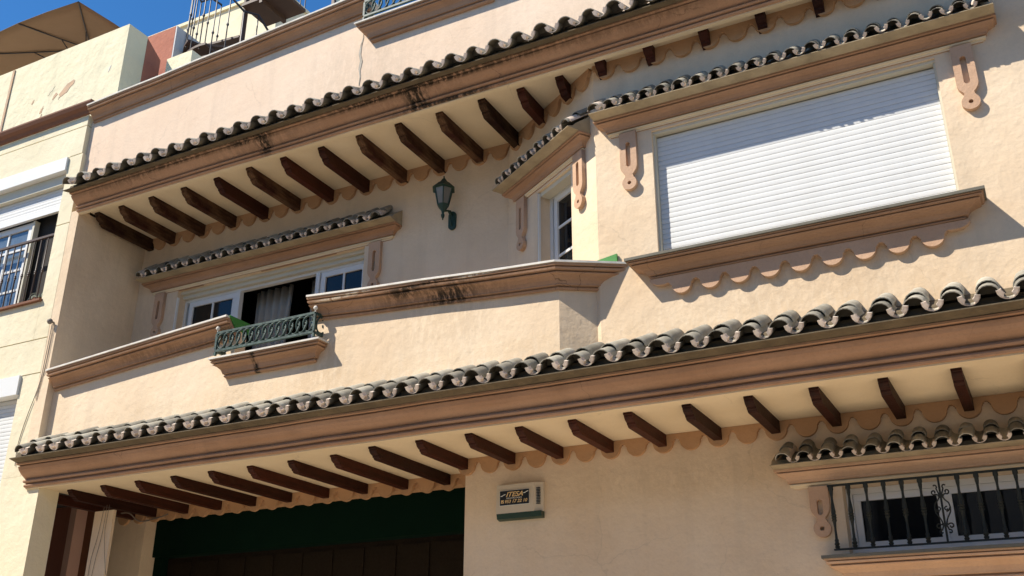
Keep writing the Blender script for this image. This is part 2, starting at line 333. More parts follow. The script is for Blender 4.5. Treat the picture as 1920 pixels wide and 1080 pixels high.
wall('front_wall', 'wall', H, (-2.962, YW), (1, 0), R + 2.962, 3.97, 7.02, [(0.522, 2.802, 5.0, 6.22)], 0.28)
wall('oblique_wall', 'wall', H, OL, OD, OLEN, 3.97, 7.02, [(OLEN - 0.99, OLEN - 0.40, 4.25, 6.21)], 0.28)
wall('balcony_back_wall', 'wall', H, (-9.4, YB), (1, 0), 9.4 - 4.267, 3.97, 7.02, [(0.67, 3.38, 4.2, 6.25)], 0.28)
B().box(-9.53, -9.4, 6.972, 8.3, 3.9, 7.02).build('balcony_side_wall', 'wall', H)
wall('ground_wall', 'wall', H, (-4.64, YG), (1, 0), R + 4.64, 0.13, 3.74, [(3.29, 6.0, 2.70, 3.20)], 0.25)
B().box(-4.64, -4.44, YG + 0.252, 9.2, 0.13, 3.74).build('garage_cheek_wall', 'wall', H)
B().box(-9.65, -9.15, YR, 8.9, 0.13, 3.745).build('garage_pillar', 'wall', H)
B().box(-9.148, -4.642, YR, 8.55, 3.655, 3.745).build('garage_header', 'scal', H)
B().box(-9.24, R, 7.0, 9.2, 3.75, 3.965).build('lower_soffit', 'soffit', H)
B().box(-9.36, R, 6.995, 8.25, 7.03, 7.13).build('upper_soffit', 'soffit', H)
# top floor wall: parapet rising towards the planter opening
B().prism([(-9.55, 7.14), (-9.55, 8.30), (-5.42, 8.47), (-5.42, 8.1), (-3.9, 8.1), (-3.9, 8.5), (R, 8.5), (R, 7.14)], Y3, Y3 + 0.2).build('top_floor_wall', 'wall3', H)
B().box(-9.5, R, Y3 + 0.203, 13, 7.14, 7.5).build('terrace_floor', 'coping', H)
B().box(R - 0.2, R + 0.0, 7.5, 13, 0.13, 7.13).build('end_wall', 'wall', H)
# dark rooms behind the openings
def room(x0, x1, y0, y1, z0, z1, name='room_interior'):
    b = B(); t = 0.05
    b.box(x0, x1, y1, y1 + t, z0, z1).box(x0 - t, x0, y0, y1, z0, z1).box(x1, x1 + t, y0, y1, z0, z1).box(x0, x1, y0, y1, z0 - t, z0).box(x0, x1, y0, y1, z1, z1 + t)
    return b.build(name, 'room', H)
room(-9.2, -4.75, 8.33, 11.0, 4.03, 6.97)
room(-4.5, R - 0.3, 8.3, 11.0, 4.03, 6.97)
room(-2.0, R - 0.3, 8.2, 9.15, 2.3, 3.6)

# ---- tiles
def tile_mesh(name, r0, r1, hgt, L, t, pan):
    n = 8; b = B(); ys = [0, 0.055, L] if pan else [0, L]
    def ring(y, rr, hh, dz=0):
        sg = -1 if pan else 1
        return [(rr * math.cos(PI * i / n), y, sg * hh * math.sin(PI * i / n)) for i in range(n + 1)]
    K = len(ys); rr = [r0 + (r1 - r0) * y / L for y in ys]
    out = [ring(y, r_, hgt * r_ / r0) for y, r_ in zip(ys, rr)]; inn = [ring(y, r_ - t, hgt * r_ / r0 - t) for y, r_ in zip(ys, rr)]
    vs = [p for q in out for p in q] + [p for q in inn for p in q]; W = n + 1; off = K * W
    for k in range(K - 1):
        for i in range(n):
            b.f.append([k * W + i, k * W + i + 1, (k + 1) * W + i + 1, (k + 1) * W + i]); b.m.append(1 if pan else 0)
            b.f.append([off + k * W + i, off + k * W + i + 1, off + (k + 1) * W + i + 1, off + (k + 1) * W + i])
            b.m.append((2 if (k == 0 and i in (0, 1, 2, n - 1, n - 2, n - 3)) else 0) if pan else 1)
    for k, y in ((0, 0), (K - 1, L)):
        for i in range(n): b.f.append([k * W + i, k * W + i + 1, off + k * W + i + 1, off + k * W + i]); b.m.append(2 if pan and k == 0 else 0)
    for i in (0, n):
        for k in range(K - 1): b.f.append([k * W + i, (k + 1) * W + i, off + (k + 1) * W + i, off + k * W + i]); b.m.append(0)
    b.v = vs
    if not pan:
        b.add([(p[0], 0.11, p[2]) for p in inn[0]], [tuple(range(n + 1))], 1)
    if pan:
        for sg in (1, -1):
            q = []
            for y in (-0.004, 0.045):
                for a_ in (0.02, 0.5, 1.0):
                    q.append((sg * (r0 - t) * math.cos(a_), y, -(hgt - t) * math.sin(a_)))
                for a_ in (1.0, 0.5, 0.02):
                    q.append((sg * (r0 - t) * math.cos(a_) * 0.60, y, -(hgt - t) * math.sin(a_) * 0.60 + 0.006))
            b.add(q, [(0, 1, 2, 3, 4, 5), (11, 10, 9, 8, 7, 6)] + [(i, i + 6, (i + 1) % 6 + 6, (i + 1) % 6) for i in range(6)], 2)
    o = b.build(name, ['tile', 'tiled', 'clay'], None, smooth=True, auto=40); me = o.data; bpy.data.objects.remove(o); return me
COVER = tile_mesh('cover_tile', 0.076, 0.066, 0.070, 0.36, 0.007, False)
PAN = tile_mesh('pan_tile', 0.070, 0.064, 0.066, 0.40, 0.007, True)
COVERS = tile_mesh('small_cover_tile', 0.054, 0.047, 0.048, 0.26, 0.0055, False)
PANS = tile_mesh('small_pan_tile', 0.050, 0.046, 0.047, 0.30, 0.0055, True)
VERGE = tile_mesh('verge_cap', 0.061, 0.054, 0.056, 0.30, 0.010, False)
VERGE.materials[0] = M['clay']
def lay(me, name, parent, p, yaw, slope, jit=1.0):
    o = bpy.data.objects.new(name, me); COL.objects.link(o)
    o.location = (p[0] + random.uniform(-.005, .005) * jit, p[1] + random.uniform(-.012, .010) * jit, p[2] + random.uniform(-.003, .004) * jit)
    o.rotation_euler = (slope + random.uniform(-.015, .015) * jit, random.uniform(-.04, .04) * jit, yaw + random.uniform(-.035, .035) * jit)
    adopt(o, parent); return o
def tile_run(parent, start, d, n, pitch, slope, small, rows=2, row_step=0.19, first_cover=True, zp=0.0):
    """a run of pans with covers over the joints; start = pan bottom front point of the first column; d = travel direction"""
    yaw = math.atan2(d[1], d[0]); back = (-d[1], d[0]); k = 0.72 if small else 1.0
    cv, pn = (COVERS, PANS) if small else (COVER, PAN)
    for i in range(n):
        px, py = start[0] + d[0] * pitch * i, start[1] + d[1] * pitch * i
        zl = start[2] + zp * i
        lay(pn, 'pan_tile', parent, (px, py, zl + 0.066 * k), yaw, slope)
        for r in range(rows):
            s_ = row_step * r; c, q = math.cos(slope) * s_, math.sin(slope) * s_ + 0.016 * r * k
            cx, cy = px + d[0] * pitch / 2, py + d[1] * pitch / 2
            f = 0.028 if not small else 0.02
            lay(cv, 'cover_tile', parent, (cx + back[0] * (c + f), cy + back[1] * (c + f), zl + 0.056 * k + q), yaw, slope)
            if first_cover and i == 0:
                cx, cy = px - d[0] * pitch / 2, py - d[1] * pitch / 2
                lay(cv, 'cover_tile', parent, (cx + back[0] * (c + f), cy + back[1] * (c + f), zl + 0.056 * k + q), yaw, slope)

# ---- eaves: fascia moulding with tiles and corbels as its pieces
FAS = [(0, 0), (.05, 0), (.05, .012), (.070, .016), (.078, .030), (.074, .042), (.056, .045), (.056, .057), (.088, .060), (.096, .073), (.090, .086), (.068, .089), (.070, .100), (.098, .118),
       (.135, .145), (.165, .175), (.180, .203), (.182, .210), (.162, .212), (.162, .222), (.21, .224), (.21, .24), (0, .24)]
def fascia(name, m, z0, x0, kz=1.0):
    b = B(); b.sweep(b.wobble([(x0, 7.0, z0), (R, 7.0, z0)]), [(a, c * kz) for a, c in FAS], [1, 1] + [0] * 21); return b.build(name, [m, 'soffit'], H)
lower = fascia('lower_eave', 'trim', 3.745, -9.39); tag(lower, 'lower eave moulding in smooth ochre paint carrying grey tiles')
upper = fascia('upper_eave', 'trimup', 6.962, -9.39, 0.8); tag(upper, 'upper eave moulding with black mould stains under the tiles')
SL = math.radians(26)
for p, zb, yw in ((lower, 3.985, 7.165), (upper, 7.154, 7.025)):
    zz = zb + 0.0
    k = 0.0 if p is lower else -0.048
    B().prism([(6.795, zz + 0.002), (6.695, zz + 0.026 + k), (6.695, zz + 0.034 + k), (6.765, zz + 0.055 + k), (6.785, zz + 0.112 + k * .6), (yw, zz + 0.112 + k * .6 + (yw - 6.785) * math.tan(SL)), (yw, zz + 0.002)], -9.385, R, 'x').build('mortar_bed', 'mortar', p)
tile_run(lower, (-9.15, 6.675, 4.022), (1, 0), 48, 0.2236, SL, False, 2, 0.185)
tile_run(upper, (-9.155, 6.625, 7.132), (1, 0), 47, 0.2322, SL, False, 1)
def corbel(parent, x, y0, y1, ztop, m, wd, h):
    k = h / 0.092
    pr = [(0, 0), (0, -0.016), (0.012, -0.019), (0.016, -0.032), (0.030, -0.048), (0.052, -0.058), (0.066, -0.062), (0.070, -0.074), (0.083, -0.078), (0.092, -0.088), (0.108, -0.092)]
    pr = [(a * (0.5 + 0.5 * k), c * k) for a, c in pr] + [(y1 - y0, -h), (y1 - y0, 0)]
    o = B().prism(pr, -wd / 2, wd / 2, 'x').build('corbel', m, None, loc=(x, y0, ztop)); adopt(o, parent); return o
for x in [-9.33] + [-8.997 + 0.4852 * k for k in range(11)] + [-4.145 + 0.4705 * k for k in range(1, 12)]:
    corbel(lower, x, 7.18 if x < -5.6 else 7.085, (8.395 if x < -4.66 else 7.893), 3.7485, 'beam', 0.07, 0.098)
rr = random.Random(3)
for i, x in enumerate([-9.36 + 0.075, -8.90, -8.42, -7.93, -7.445, -6.975, -6.505, -6.02, -5.53, -5.055, -4.585, -4.105, -3.69, -3.285, -2.85, -2.39, -1.89, -1.40, -0.93, -0.45, 0.03, 0.51, 0.99]):
    yb = YB - 0.005 if x < -4.28 else (YB - (x + 4.267) * 0.636 - 0.012 if x < -2.96 else YW - 0.005)
    corbel(upper, x, (7.13 if x < -3.0 else 7.015) + rr.uniform(-.01, .01), yb, 7.0285, 'beamw' if i in (0, 1, 2, 3, 5, 8, 9, 10, 11) else 'beam', 0.078, 0.14 if x < -3.1 else 0.15)

# ---- scalloped trims
def scallops(n, pitch, ztop, zn, r, x_end0=0.0, x_end1=0.0):
    pts = [(-x_end0, ztop), (-x_end0, zn)]
    for i in range(n):
        x = i * pitch; g = pitch / 2 - r
        pts += [(x, zn), (x + g * 0.45, zn), (x + g * 0.45, zn - 0.010), (x + g * 0.75, zn - 0.010), (x + g * 0.75, zn - 0.024), (x + g, zn - 0.024)]
        pts += arc(x + pitch / 2, zn - 0.026, r, PI, 2 * PI, 12)
        pts += [(x + pitch - g, zn - 0.024), (x + pitch - g * 0.75, zn - 0.024), (x + pitch - g * 0.75, zn - 0.010), (x + pitch - g * 0.45, zn - 0.010), (x + pitch - g * 0.45, zn)]
    pts += [(n * pitch + x_end1, zn), (n * pitch + x_end1, ztop)]
    return pts
def trim(parent, m, x, y, z, d, n, pitch, ztop, zn, r, depth=0.035):
    P = scallops(n, pitch, ztop, zn, r); n_ = (d[1], -d[0])
    return curve_mesh('scalloped_trim', m, [P], depth, parent, face_mat(x + n_[0] * (depth / 2 + 0.001), y + n_[1] * (depth / 2 + 0.001), z, d))
trim(H, 'scal', -4.733, YG, 3.748, (1, 0), 27, 0.2352, 0, -0.036, 0.086)
trim(H, 'scal', -9.603, YR, 3.748, (1, 0), 20, 0.2426, 0, -0.036, 0.088)
trim(H, 'scal', -9.258, YB, 7.029, (1, 0), 21, 0.2388, 0, -0.045, 0.087)
trim(H, 'scal', OL[0] + OD[0] * 0.068, OL[1] + OD[1] * 0.068, 7.029, OD, 6, 0.2435, 0, -0.045, 0.088)
trim(H, 'scal', -2.955, YW, 7.029, (1, 0), 19, 0.242, 0, -0.045, 0.088)

# ---- window hoods: moulding, mortar, tiles
HOOD = [(-.03, 0), (.012, 0), (.020, .014), (.034, .018), (.040, .030), (.022, .033), (.022, .040), (.048, .044), (.052, .062), (.072, .085), (.108, .101), (.126, .106), (.128, .111), (.108, .113), (.108, .121), (.146, .124), (.146, .140), (-.03, .140)]
def hood(x, y, d, length, z, name='window_hood', hip=(0, 0), ntile=10, pitch=0.16, ts=0.0, m='trim', tlen=None, oz=0.0, out=0.85, slope=37):
    e = (x + d[0] * length, y + d[1] * length); nn = (d[1], -d[0]); b = 0.03
    p = [(x - nn[0] * b, y - nn[1] * b, z), (x + nn[0] * .001, y + nn[1] * .001, z), (e[0] + nn[0] * .001, e[1] + nn[1] * .001, z), (e[0] - nn[0] * b, e[1] - nn[1] * b, z)]
    prof = [(a * out, c) for a, c in HOOD]; p = B().wobble(p, 0.5, 0.002)
    o = B().sweep(p, prof, [0] + [1] * 5 + [0] * 12).build(name, [m, 'soffit'], H)
    # mortar wedge under the tiles
    sl = math.radians(slope); o_ = 0.146 * out; f = 0.262
    w_ = []
    mp_ = [(o_ - 0.004, 0.1405), (f - 0.024, 0.149), (f - 0.024, 0.154), (f - 0.085, 0.172), (f - 0.10, 0.20), (0.0, 0.20 + (f - 0.10) * math.tan(sl)), (0.0, 0.1405)]
    for u in (-o_ + 0.004, length + o_ - 0.004):
        for (q, zz) in mp_: w_.append((x + d[0] * u + nn[0] * (q + .002), y + d[1] * u + nn[1] * (q + .002), z + zz))
    B().add(w_, [tuple(range(7)), tuple(range(13, 6, -1))] + [(i, i + 7, (i + 1) % 7 + 7, (i + 1) % 7) for i in range(7)]).build('mortar_bed', 'mortarl', o)
    s0 = (x + d[0] * ts + nn[0] * f, y + d[1] * ts + nn[1] * f, z + 0.148 + oz)
    tile_run(o, s0, d, ntile, pitch, sl, True, 2, 0.16)
    yaw = math.atan2(d[1], d[0])
    for u, sg in ((-pitch / 2, 1), (pitch * (ntile - 0.5), -1)):
        lay(VERGE, 'verge_cap', o, (s0[0] + d[0] * u - nn[0] * 0.05, s0[1] + d[1] * u - nn[1] * 0.05, s0[2] + 0.052), yaw - sg * 0.12, sl)
    return o
hood(-2.80, YW, (1, 0), 2.98, 6.245, ntile=20, pitch=0.1552, ts=0.0)
hood(OL[0] + OD[0] * 0.21, OL[1] + OD[1] * 0.21, OD, 1.15, 6.235, ntile=8, pitch=0.152, ts=0.08)
hood(-9.10, YB, (1, 0), 3.43, 6.25, ntile=20, pitch=0.1715, ts=0.02)
hood(-1.70, YG, (1, 0), 3.2, 3.205, ntile=19, pitch=0.1625, ts=0.06, m='plate', slope=28)

# ---- hanging bracket plates
def bracket(x, y, z, d=(1, 0), slot=0.24, body=0.37, wd=0.15, name='bracket_plate'):
    h = wd / 2; cz = -body - 0.125
    right = [(h, 0.0), (h, -body + 0.03)] + [(h - 0.008, -body), (h - 0.026, -body - 0.028), (h - 0.042, -body - 0.046), (0.036, -body - 0.062)]
    out = right + arc(0, cz, 0.064, math.radians(48), -PI / 2, 12)
    out = out + [(-a, c) for a, c in reversed(out[:-1])]
    s0 = -0.10; hw = 0.021
    sl = arc(0, s0 - hw, hw, PI, 0, 8) + arc(0, s0 - slot + hw, hw, 0, -PI, 8)
    hole = arc(0, cz, 0.017, 0, 2 * PI, 12)[:-1]
    n_ = (d[1], -d[0])
    return curve_mesh(name, 'plate', [out, sl, hole], 0.042, H, face_mat(x + n_[0] * 0.022, y + n_[1] * 0.022, z, d))
bracket(-2.645, YW, 6.246); bracket(0.03, YW, 6.246)
bracket(OL[0] + OD[0] * 0.30, OL[1] + OD[1] * 0.30, 6.256, OD); bracket(OL[0] + OD[0] * (OLEN - 0.23), OL[1] + OD[1] * (OLEN - 0.23), 6.256, OD)
bracket(-8.98, YB, 6.251); bracket(-5.86, YB, 6.251)
bracket(-1.52, YG, 3.206, slot=0.115, body=0.19, wd=0.145)

# ---- sills
SILL = [(-.03, 0), (.03, 0), (.048, .012), (.046, .022), (.028, .024), (.030, .034), (.060, .037), (.064, .050), (.080, .078), (.115, .103), (.148, .114), (.152, .120), (.132, .122), (.132, .131), (.166, .134), (.172, .146),
        (.155, .148), (.155, .154), (.178, .157), (.178, .166), (-.03, .166)]
def sill(x0, x1, y, z, sc=1.0, so_=1.0, m='trim', slab='slab', name='window_sill', lip=0.022, par=None):
    P = [(a * so_, c * sc) for a, c in SILL]
    o = B().sweep(B().wobble([(x0, y + .03, z), (x0, y - .001, z), (x1, y - .001, z), (x1, y + .03, z)], 0.5, 0.002), P).build(name, m, par or H)
    q = 0.178 * so_ + 0.014; zt = z + 0.166 * sc + 0.001
    B().box(x0 - q, x1 + q, y - q, y + 0.06, zt, zt + lip).build('sill_slab', slab, o)
    return o
s1 = sill(-2.455, -0.20, YW, 4.825, 0.8, 1.08)
P = [(0.0, 0.0), (0.0, -0.012)] + [(0.02, -0.036), (0.055, -0.054), (0.10, -0.060), (0.135, -0.058)]
P += [(a + 0.145, c) for a, c in scallops(9, 0.233, 0, -0.052, 0.080)[2:-2]]
P += [(2.245 + 0.01, -0.058), (2.285, -0.060), (2.33, -0.054), (2.365, -0.036), (2.385, -0.012), (2.385, 0.0)]
curve_mesh('scalloped_trim', 'plate', [P], 0.048, s1, face_mat(-2.51, YW - 0.025, 4.824))
sill(-1.33, 1.45, YG, 2.47, 1.1, 1.0, 'plate', 'slab')

# ---- balcony parapet: wall, raised moulded coping, opening with planter
par = B().prism([(-9.40, 4.0), (-9.40, 4.97), (-6.80, 5.15), (-6.80, 4.65), (-5.82, 4.65), (-5.82, 5.17), (-3.28, 5.0), (-3.28, 4.0)], YP, YP + 0.14).build('balcony_parapet', 'wall', H)
B().prism([(-3.28, YP), (-2.90, YP + 0.198), (-2.90, YP + 0.338), (-3.28, YP + 0.14)], 4.0, 4.97, 'z').build('parapet_return', 'wall', H)
COP = [(0, -.02), (.018, -.02), (.024, -.007), (.012, -.005), (.012, .004), (.036, .008), (.038, .020), (.050, .040), (.075, .062), (.098, .071), (.101, .077), (.084, .079), (.084, .088), (.118, .091), (.123, .104),
       (.106, .106), (.106, .113), (.130, .116), (.130, .132), (0, .132)]
def coping(path, name='parapet_coping', m='trimpar', top='coping', k=1.0):
    path = B().wobble(path)
    o = B().sweep(path, [(a * k, c * k) for a, c in COP]).build(name, m, H)
    tp = [(-0.17, 0.0), (0.140 * k, 0.0), (0.140 * k, 0.018), (-0.17, 0.018)]
    B().sweep([(p[0], p[1], p[2] + 0.133 * k) for p in path], tp).build('coping_top', top, o)
    return o
c1 = coping([(-9.33, YP - .001, 4.845), (-6.80, YP - .001, 5.03)], k=1.22)
c2 = coping([(-5.82, YP - .001, 5.05), (-3.28, YP - .001, 4.88), (-2.78, YP + 0.26, 4.86)], k=1.22)
# green painted cut ends of the parapet
B().prism([(YP - 0.13, 5.205), (YP - 0.03, 5.10), (YP + 0.16, 5.10), (YP + 0.16, 5.215), (YP - 0.13, 5.215)], -6.797, -6.785, 'x').build('parapet_end', 'green', H)
B().prism([(-3.04, 5.03), (-2.79, 5.03), (-2.79, 5.125), (-3.04, 5.085)], YW - 0.032, YW - 0.006).build('flashing_board', 'green', H)
c3 = sill(-6.83, -5.80, YP, 4.605, 1.02, 0.80, 'trimpar', 'coping', 'planter_ledge', 0.016)

# ---- iron planter railing on the ledge
def planter_rail(x0, x1, yf, yb, z0, z1, n, parent=H):
    fr = B()
    for z in (z0, z1): fr.box(x0, x1, yf - .012, yf + .012, z - .011, z + .011)
    for z in (z0, z1):
        for x in (x0, x1): fr.box(x - .012, x + .012, yf + .013, yb, z - .011, z + .011)
    for x in (x0, x1): fr.box(x - .0115, x + .0115, yf - .0115, yf + .0115, z0 - 0.045, z0 - .0115).box(x - .0115, x + .0115, yf - .0115, yf + .0115, z0 + .0115, z1 - .0115)
    o = fr.build('planter_railing', 'verd', parent)
    for x in (x0, x1):
        B().lathe([(0.006, 0), (0.006, 0.018), (0.014, 0.022), (0.021, 0.034), (0.021, 0.044), (0.013, 0.057), (0.002, 0.062)], (x, yf, z1 + .011), 10).build('ball_finial', 'coping', o, smooth=True, auto=50)
    hh = (z1 - z0) / 2 - 0.013; me = None; pt = (x1 - x0 - 0.06) / n
    for i in range(n):
        cx = x0 + 0.03 + pt * (i + 0.5)
        if me is None:
            t = B().tube([(0.060 * math.cos(2 * PI * k / 18), 0.006 * math.sin(2 * PI * k / 9), hh * 0.97 * math.sin(2 * PI * k / 18)) for k in range(18)], 0.0095, 6, closed=True)
            t.tube([(pt / 2 + 0.016 * math.cos(2 * PI * k / 10), 0, 0.016 * math.sin(2 * PI * k / 10)) for k in range(10)], 0.005, 5, closed=True)
            t.box(pt / 2 - .004, pt / 2 + .004, -.004, .004, 0.018, hh).box(pt / 2 - .004, pt / 2 + .004, -.004, .004, -hh, -0.018)
            q = t.build('ring', 'verd', o, smooth=True, loc=(cx, yf, (z0 + z1) / 2)); me = q.data
        else:
            q = bpy.data.objects.new('ring', me); COL.objects.link(q); q.location = (cx, yf, (z0 + z1) / 2); adopt(q, o)
    for x in (x0, x1):
        q = bpy.data.objects.new('ring', me); COL.objects.link(q); q.location = (x, (yf + yb) / 2, (z0 + z1) / 2); q.rotation_euler = (0, 0, PI / 2); adopt(q, o)
    return o
planter_rail(-6.93, -5.73, YP - 0.125, YP + 0.06, 4.862, 5.05, 14)

# ---- top floor coping and planter ledge
c4 = coping([(-9.50, Y3 - .001, 8.275), (-5.40, Y3 - .001, 8.445)], 'top_coping', 'trim', 'coping', 1.12)
sill(-5.33, -3.95, Y3, 8.03, 1.1, 0.85, 'trim', 'coping', 'planter_ledge', 0.016)
planter_rail(-5.41, -3.9, Y3 - 0.115, Y3 + 0.06, 8.31, 8.50, 17)
# crack in the top floor plaster
ck = [(-5.49, 8.26), (-5.485, 8.15), (-5.505, 8.06), (-5.515, 7.95), (-5.49, 7.86), (-5.505, 7.76), (-5.49, 7.66), (-5.50, 7.56)]
cw = [0.003, 0.004, 0.009, 0.015, 0.018, 0.014, 0.008, 0.003]
cv = [(x - a_, z) for (x, z), a_ in zip(ck, cw)] + [(x + a_ * 0.8, z - 0.01) for (x, z), a_ in reversed(list(zip(ck, cw)))]
B().prism(cv, Y3 - 0.005, Y3 + 0.004).build('plaster_crack', 'crack', H)

# ------------------------------------------------------------------ windows
def frame(b, x0, x1, y0, y1, z0, z1, w_, mi=0):
    b.box(x0, x1, y0, y1, z1 - w_, z1, mi).box(x0, x1, y0, y1, z0, z0 + w_, mi)
    b.box(x0, x0 + w_, y0, y1, z0 + w_ + .001, z1 - w_ - .001, mi).box(x1 - w_, x1, y0, y1, z0 + w_ + .001, z1 - w_ - .001, mi); return b
def sash(par_, x0, x1, y, z0, z1, w_=0.06, cols=2, rows=1, m='white', gm='glass', mw_=0.025, dep=0.045):
    o = frame(B(), x0, x1, y, y + dep, z0, z1, w_).build('sash', m, par_)
    gx = (x1 - x0 - 2 * w_ - (cols - 1) * mw_) / cols; gz = (z1 - z0 - 2 * w_ - (rows - 1) * mw_) / rows
    for c in range(cols):
        for r in range(rows):
            xa = x0 + w_ + c * (gx + mw_); za = z0 + w_ + r * (gz + mw_)
            B().box(xa - .004, xa + gx + .004, y + dep * .45, y + dep * .6, za - .004, za + gz + .004).build('pane', gm, par_)
    for c in range(1, cols): B().box(x0 + w_ + c * gx + (c - 1) * mw_, x0 + w_ + c * (gx + mw_), y + .006, y + dep - .006, z0 + w_ + .001, z1 - w_ - .001).build('mullion', m, par_)
    for r in range(1, rows): B().box(x0 + w_ + .001, x1 - w_ - .001, y + .009, y + dep - .009, z0 + w_ + r * gz + (r - 1) * mw_, z0 + w_ + r * (gz + mw_)).build('glazing_bar', m, par_)
    return o
def slats(par_, x0, x1, y, z0, z1, pitch, m='shutter'):
    pr = [(0.0, 0.0), (-0.003, 0.001), (-0.0045, pitch * 0.3), (-0.0045, pitch * 0.66), (-0.003, pitch - 0.003), (0.0, pitch - 0.002), (0.004, pitch - 0.002), (0.004, 0.0)]
    n = int(round((z1 - z0) / pitch)); me = None
    for i in range(n):
        if me is None: o = B().prism(pr, x0, x1, 'x').build('slat', m, par_, loc=(0, y, z0 + i * pitch)); me = o.data
        else:
            o = bpy.data.objects.new('slat', me); COL.objects.link(o); o.location = (0, y + random.uniform(-.001, .001), z0 + i * pitch); adopt(o, par_)
# shuttered window of the front wall
ws = B().box(-2.44, -2.423, YW + 0.03, YW + 0.11, 5.0, 6.195).box(-0.177, -0.16, YW + 0.03, YW + 0.11, 5.0, 6.195).box(-2.44, -0.16, YW + 0.02, YW + 0.11, 6.196, 6.219).build('shutter_window', 'cream', H)
slats(ws, -2.421, -0.179, YW + 0.085, 4.99, 6.19, 0.046)
# wide balcony window
bw = frame(B(), -8.729, -6.021, 8.14, 8.20, 4.21, 6.165, 0.032).build('balcony_window', 'white', H)
B().box(-8.729, -6.021, 8.05, 8.21, 6.212, 6.249).box(-8.729, -6.021, 8.09, 8.2, 6.167, 6.210).build('blind_box', 'cream', bw)
sash(bw, -8.66, -7.92, 8.145, 4.25, 6.130, 0.062, 2, 1)
sash(bw, -6.70, -6.08, 8.145, 4.25, 6.130, 0.062, 2, 1)
for x in (-7.91, -6.76): B().box(x, x + 0.05, 8.13, 8.19, 4.25, 6.132).build('frame_post', 'white', bw)
B().box(-8.7275, -8.715, 8.0, 8.03, 4.25, 6.16).build('guide_rail', 'white', bw)
def curtain(name, x0, x1, y, z0, z1, m, label, folds, amp=0.03, taper=0.0):
    vs = []; n = folds * 6; rows = 7
    for r in range(rows):
        t = r / (rows - 1)
        for i in range(n + 1):
            u = i / n; x = x0 + (x1 - x0) * u * (1 - taper * t)
            vs.append((x, y + amp * math.sin(2 * PI * folds * u + 0.6 * math.sin(3 * u)) * (0.75 + 0.25 * t), z1 + (z0 - z1) * t))
    fs = [(r * (n + 1) + i, r * (n + 1) + i + 1, (r + 1) * (n + 1) + i + 1, (r + 1) * (n + 1) + i) for r in range(rows - 1) for i in range(n)]
    o = B().add(vs, fs).build(name, m, smooth=True); md = o.modifiers.new('cloth', 'SOLIDIFY'); md.thickness = 0.004
    return tag(o, label, 'curtain')
curtain('curtain', -7.84, -7.30, 8.40, 4.2, 6.2, 'curtain', 'grey curtain gathered at the left of the open balcony window', 5, taper=0.25)
curtain('curtain', -7.03, -6.72, 8.40, 4.2, 6.2, 'curtain', 'grey curtain gathered at the right of the open balcony window', 4)
# window of the oblique wall
def to_obl(o):
    for v in o.data.vertices:
        u, q, z = v.co; v.co = (OL[0] + OD[0] * u - OD[1] * q, OL[1] + OD[1] * u + OD[0] * q, z)
ow = frame(B(), OLEN - 0.989, OLEN - 0.401, 0.14, 0.19, 4.26, 6.209, 0.05).build('oblique_window', 'white', H)
b4 = len(bpy.data.objects)
before = set(bpy.data.objects)
sash(ow, OLEN - 0.92, OLEN - 0.45, 0.145, 4.32, 6.155, 0.055, 1, 6)
B().box(OLEN - 0.9885, OLEN - 0.976, 0.004, 0.03, 4.3, 6.2).build('guide_rail', 'white', ow)
B().box(OLEN - 0.975, OLEN - 0.402, 0.03, 0.135, 6.165, 6.208).build('blind_box', 'cream', ow)
to_obl(ow)
for o in set(bpy.data.objects) - before: to_obl(o)
# barred ground floor window
gw = frame(B(), -1.349, 1.35, 8.03, 8.08, 2.701, 3.199, 0.045).build('ground_window', 'white', H)
sash(gw, -1.30, -0.66, 8.035, 2.747, 3.152, 0.05, 1, 1); sash(gw, -0.658, 0.0, 8.035, 2.747, 3.152, 0.05, 1, 1); sash(gw, 0.002, 0.66, 8.035, 2.747, 3.152, 0.05, 1, 1); sash(gw, 0.662, 1.30, 8.035, 2.747, 3.152, 0.05, 1, 1)
gr = B().box(-1.44, 1.5, 7.788, 7.812, 3.183, 3.197).box(-1.44, 1.5, 7.79, 7.81, 2.716, 2.728)
for x in (-1.43, 1.49): gr.box(x - .01, x + .01, 7.813, YG + .02, 3.183, 3.195)
grille = gr.build('window_grille', 'iron', H)
prof = [(0.013, 0.0), (0.017, 0.012), (0.011, 0.02), (0.018, 0.032), (0.011, 0.045), (0.014, 0.058), (0.009, 0.07), (0.0075, 0.15), (0.011, 0.19), (0.0175, 0.203), (0.013, 0.211), (0.0185, 0.222), (0.013, 0.231), (0.0185, 0.241), (0.013, 0.25), (0.016, 0.262), (0.012, 0.30), (0.008, 0.345), (0.008, 0.375), (0.012, 0.40), (0.013, 0.42), (0.017, 0.43), (0.016, 0.452)]
bme = None
for i in range(24):
    x = -1.415 + 0.1255 * i
    if abs(x + 0.662) < 0.02 or x > 1.48: continue
    if bme is None: o = B().lathe([(r * 1.12, h) for r, h in prof], (0, 0, 0), 8).build('baluster', 'iron', grille, smooth=True, auto=50, loc=(x, 7.8, 2.73)); bme = o.data
    else: o = bpy.data.objects.new('baluster', bme); COL.objects.link(o); o.location = (x, 7.8, 2.73); o.rotation_euler = (0, 0, i); adopt(o, grille)
B().box(-0.669, -0.655, 7.793, 7.807, 2.729, 3.182).build('post', 'iron', grille)
def spiral(cx, cz, r0, r1, a0, a1, n=14): return [(cx + (r0 + (r1 - r0) * i / n) * math.cos(a0 + (a1 - a0) * i / n), cz + (r0 + (r1 - r0) * i / n) * math.sin(a0 + (a1 - a0) * i / n)) for i in range(n + 1)]
sc = B()
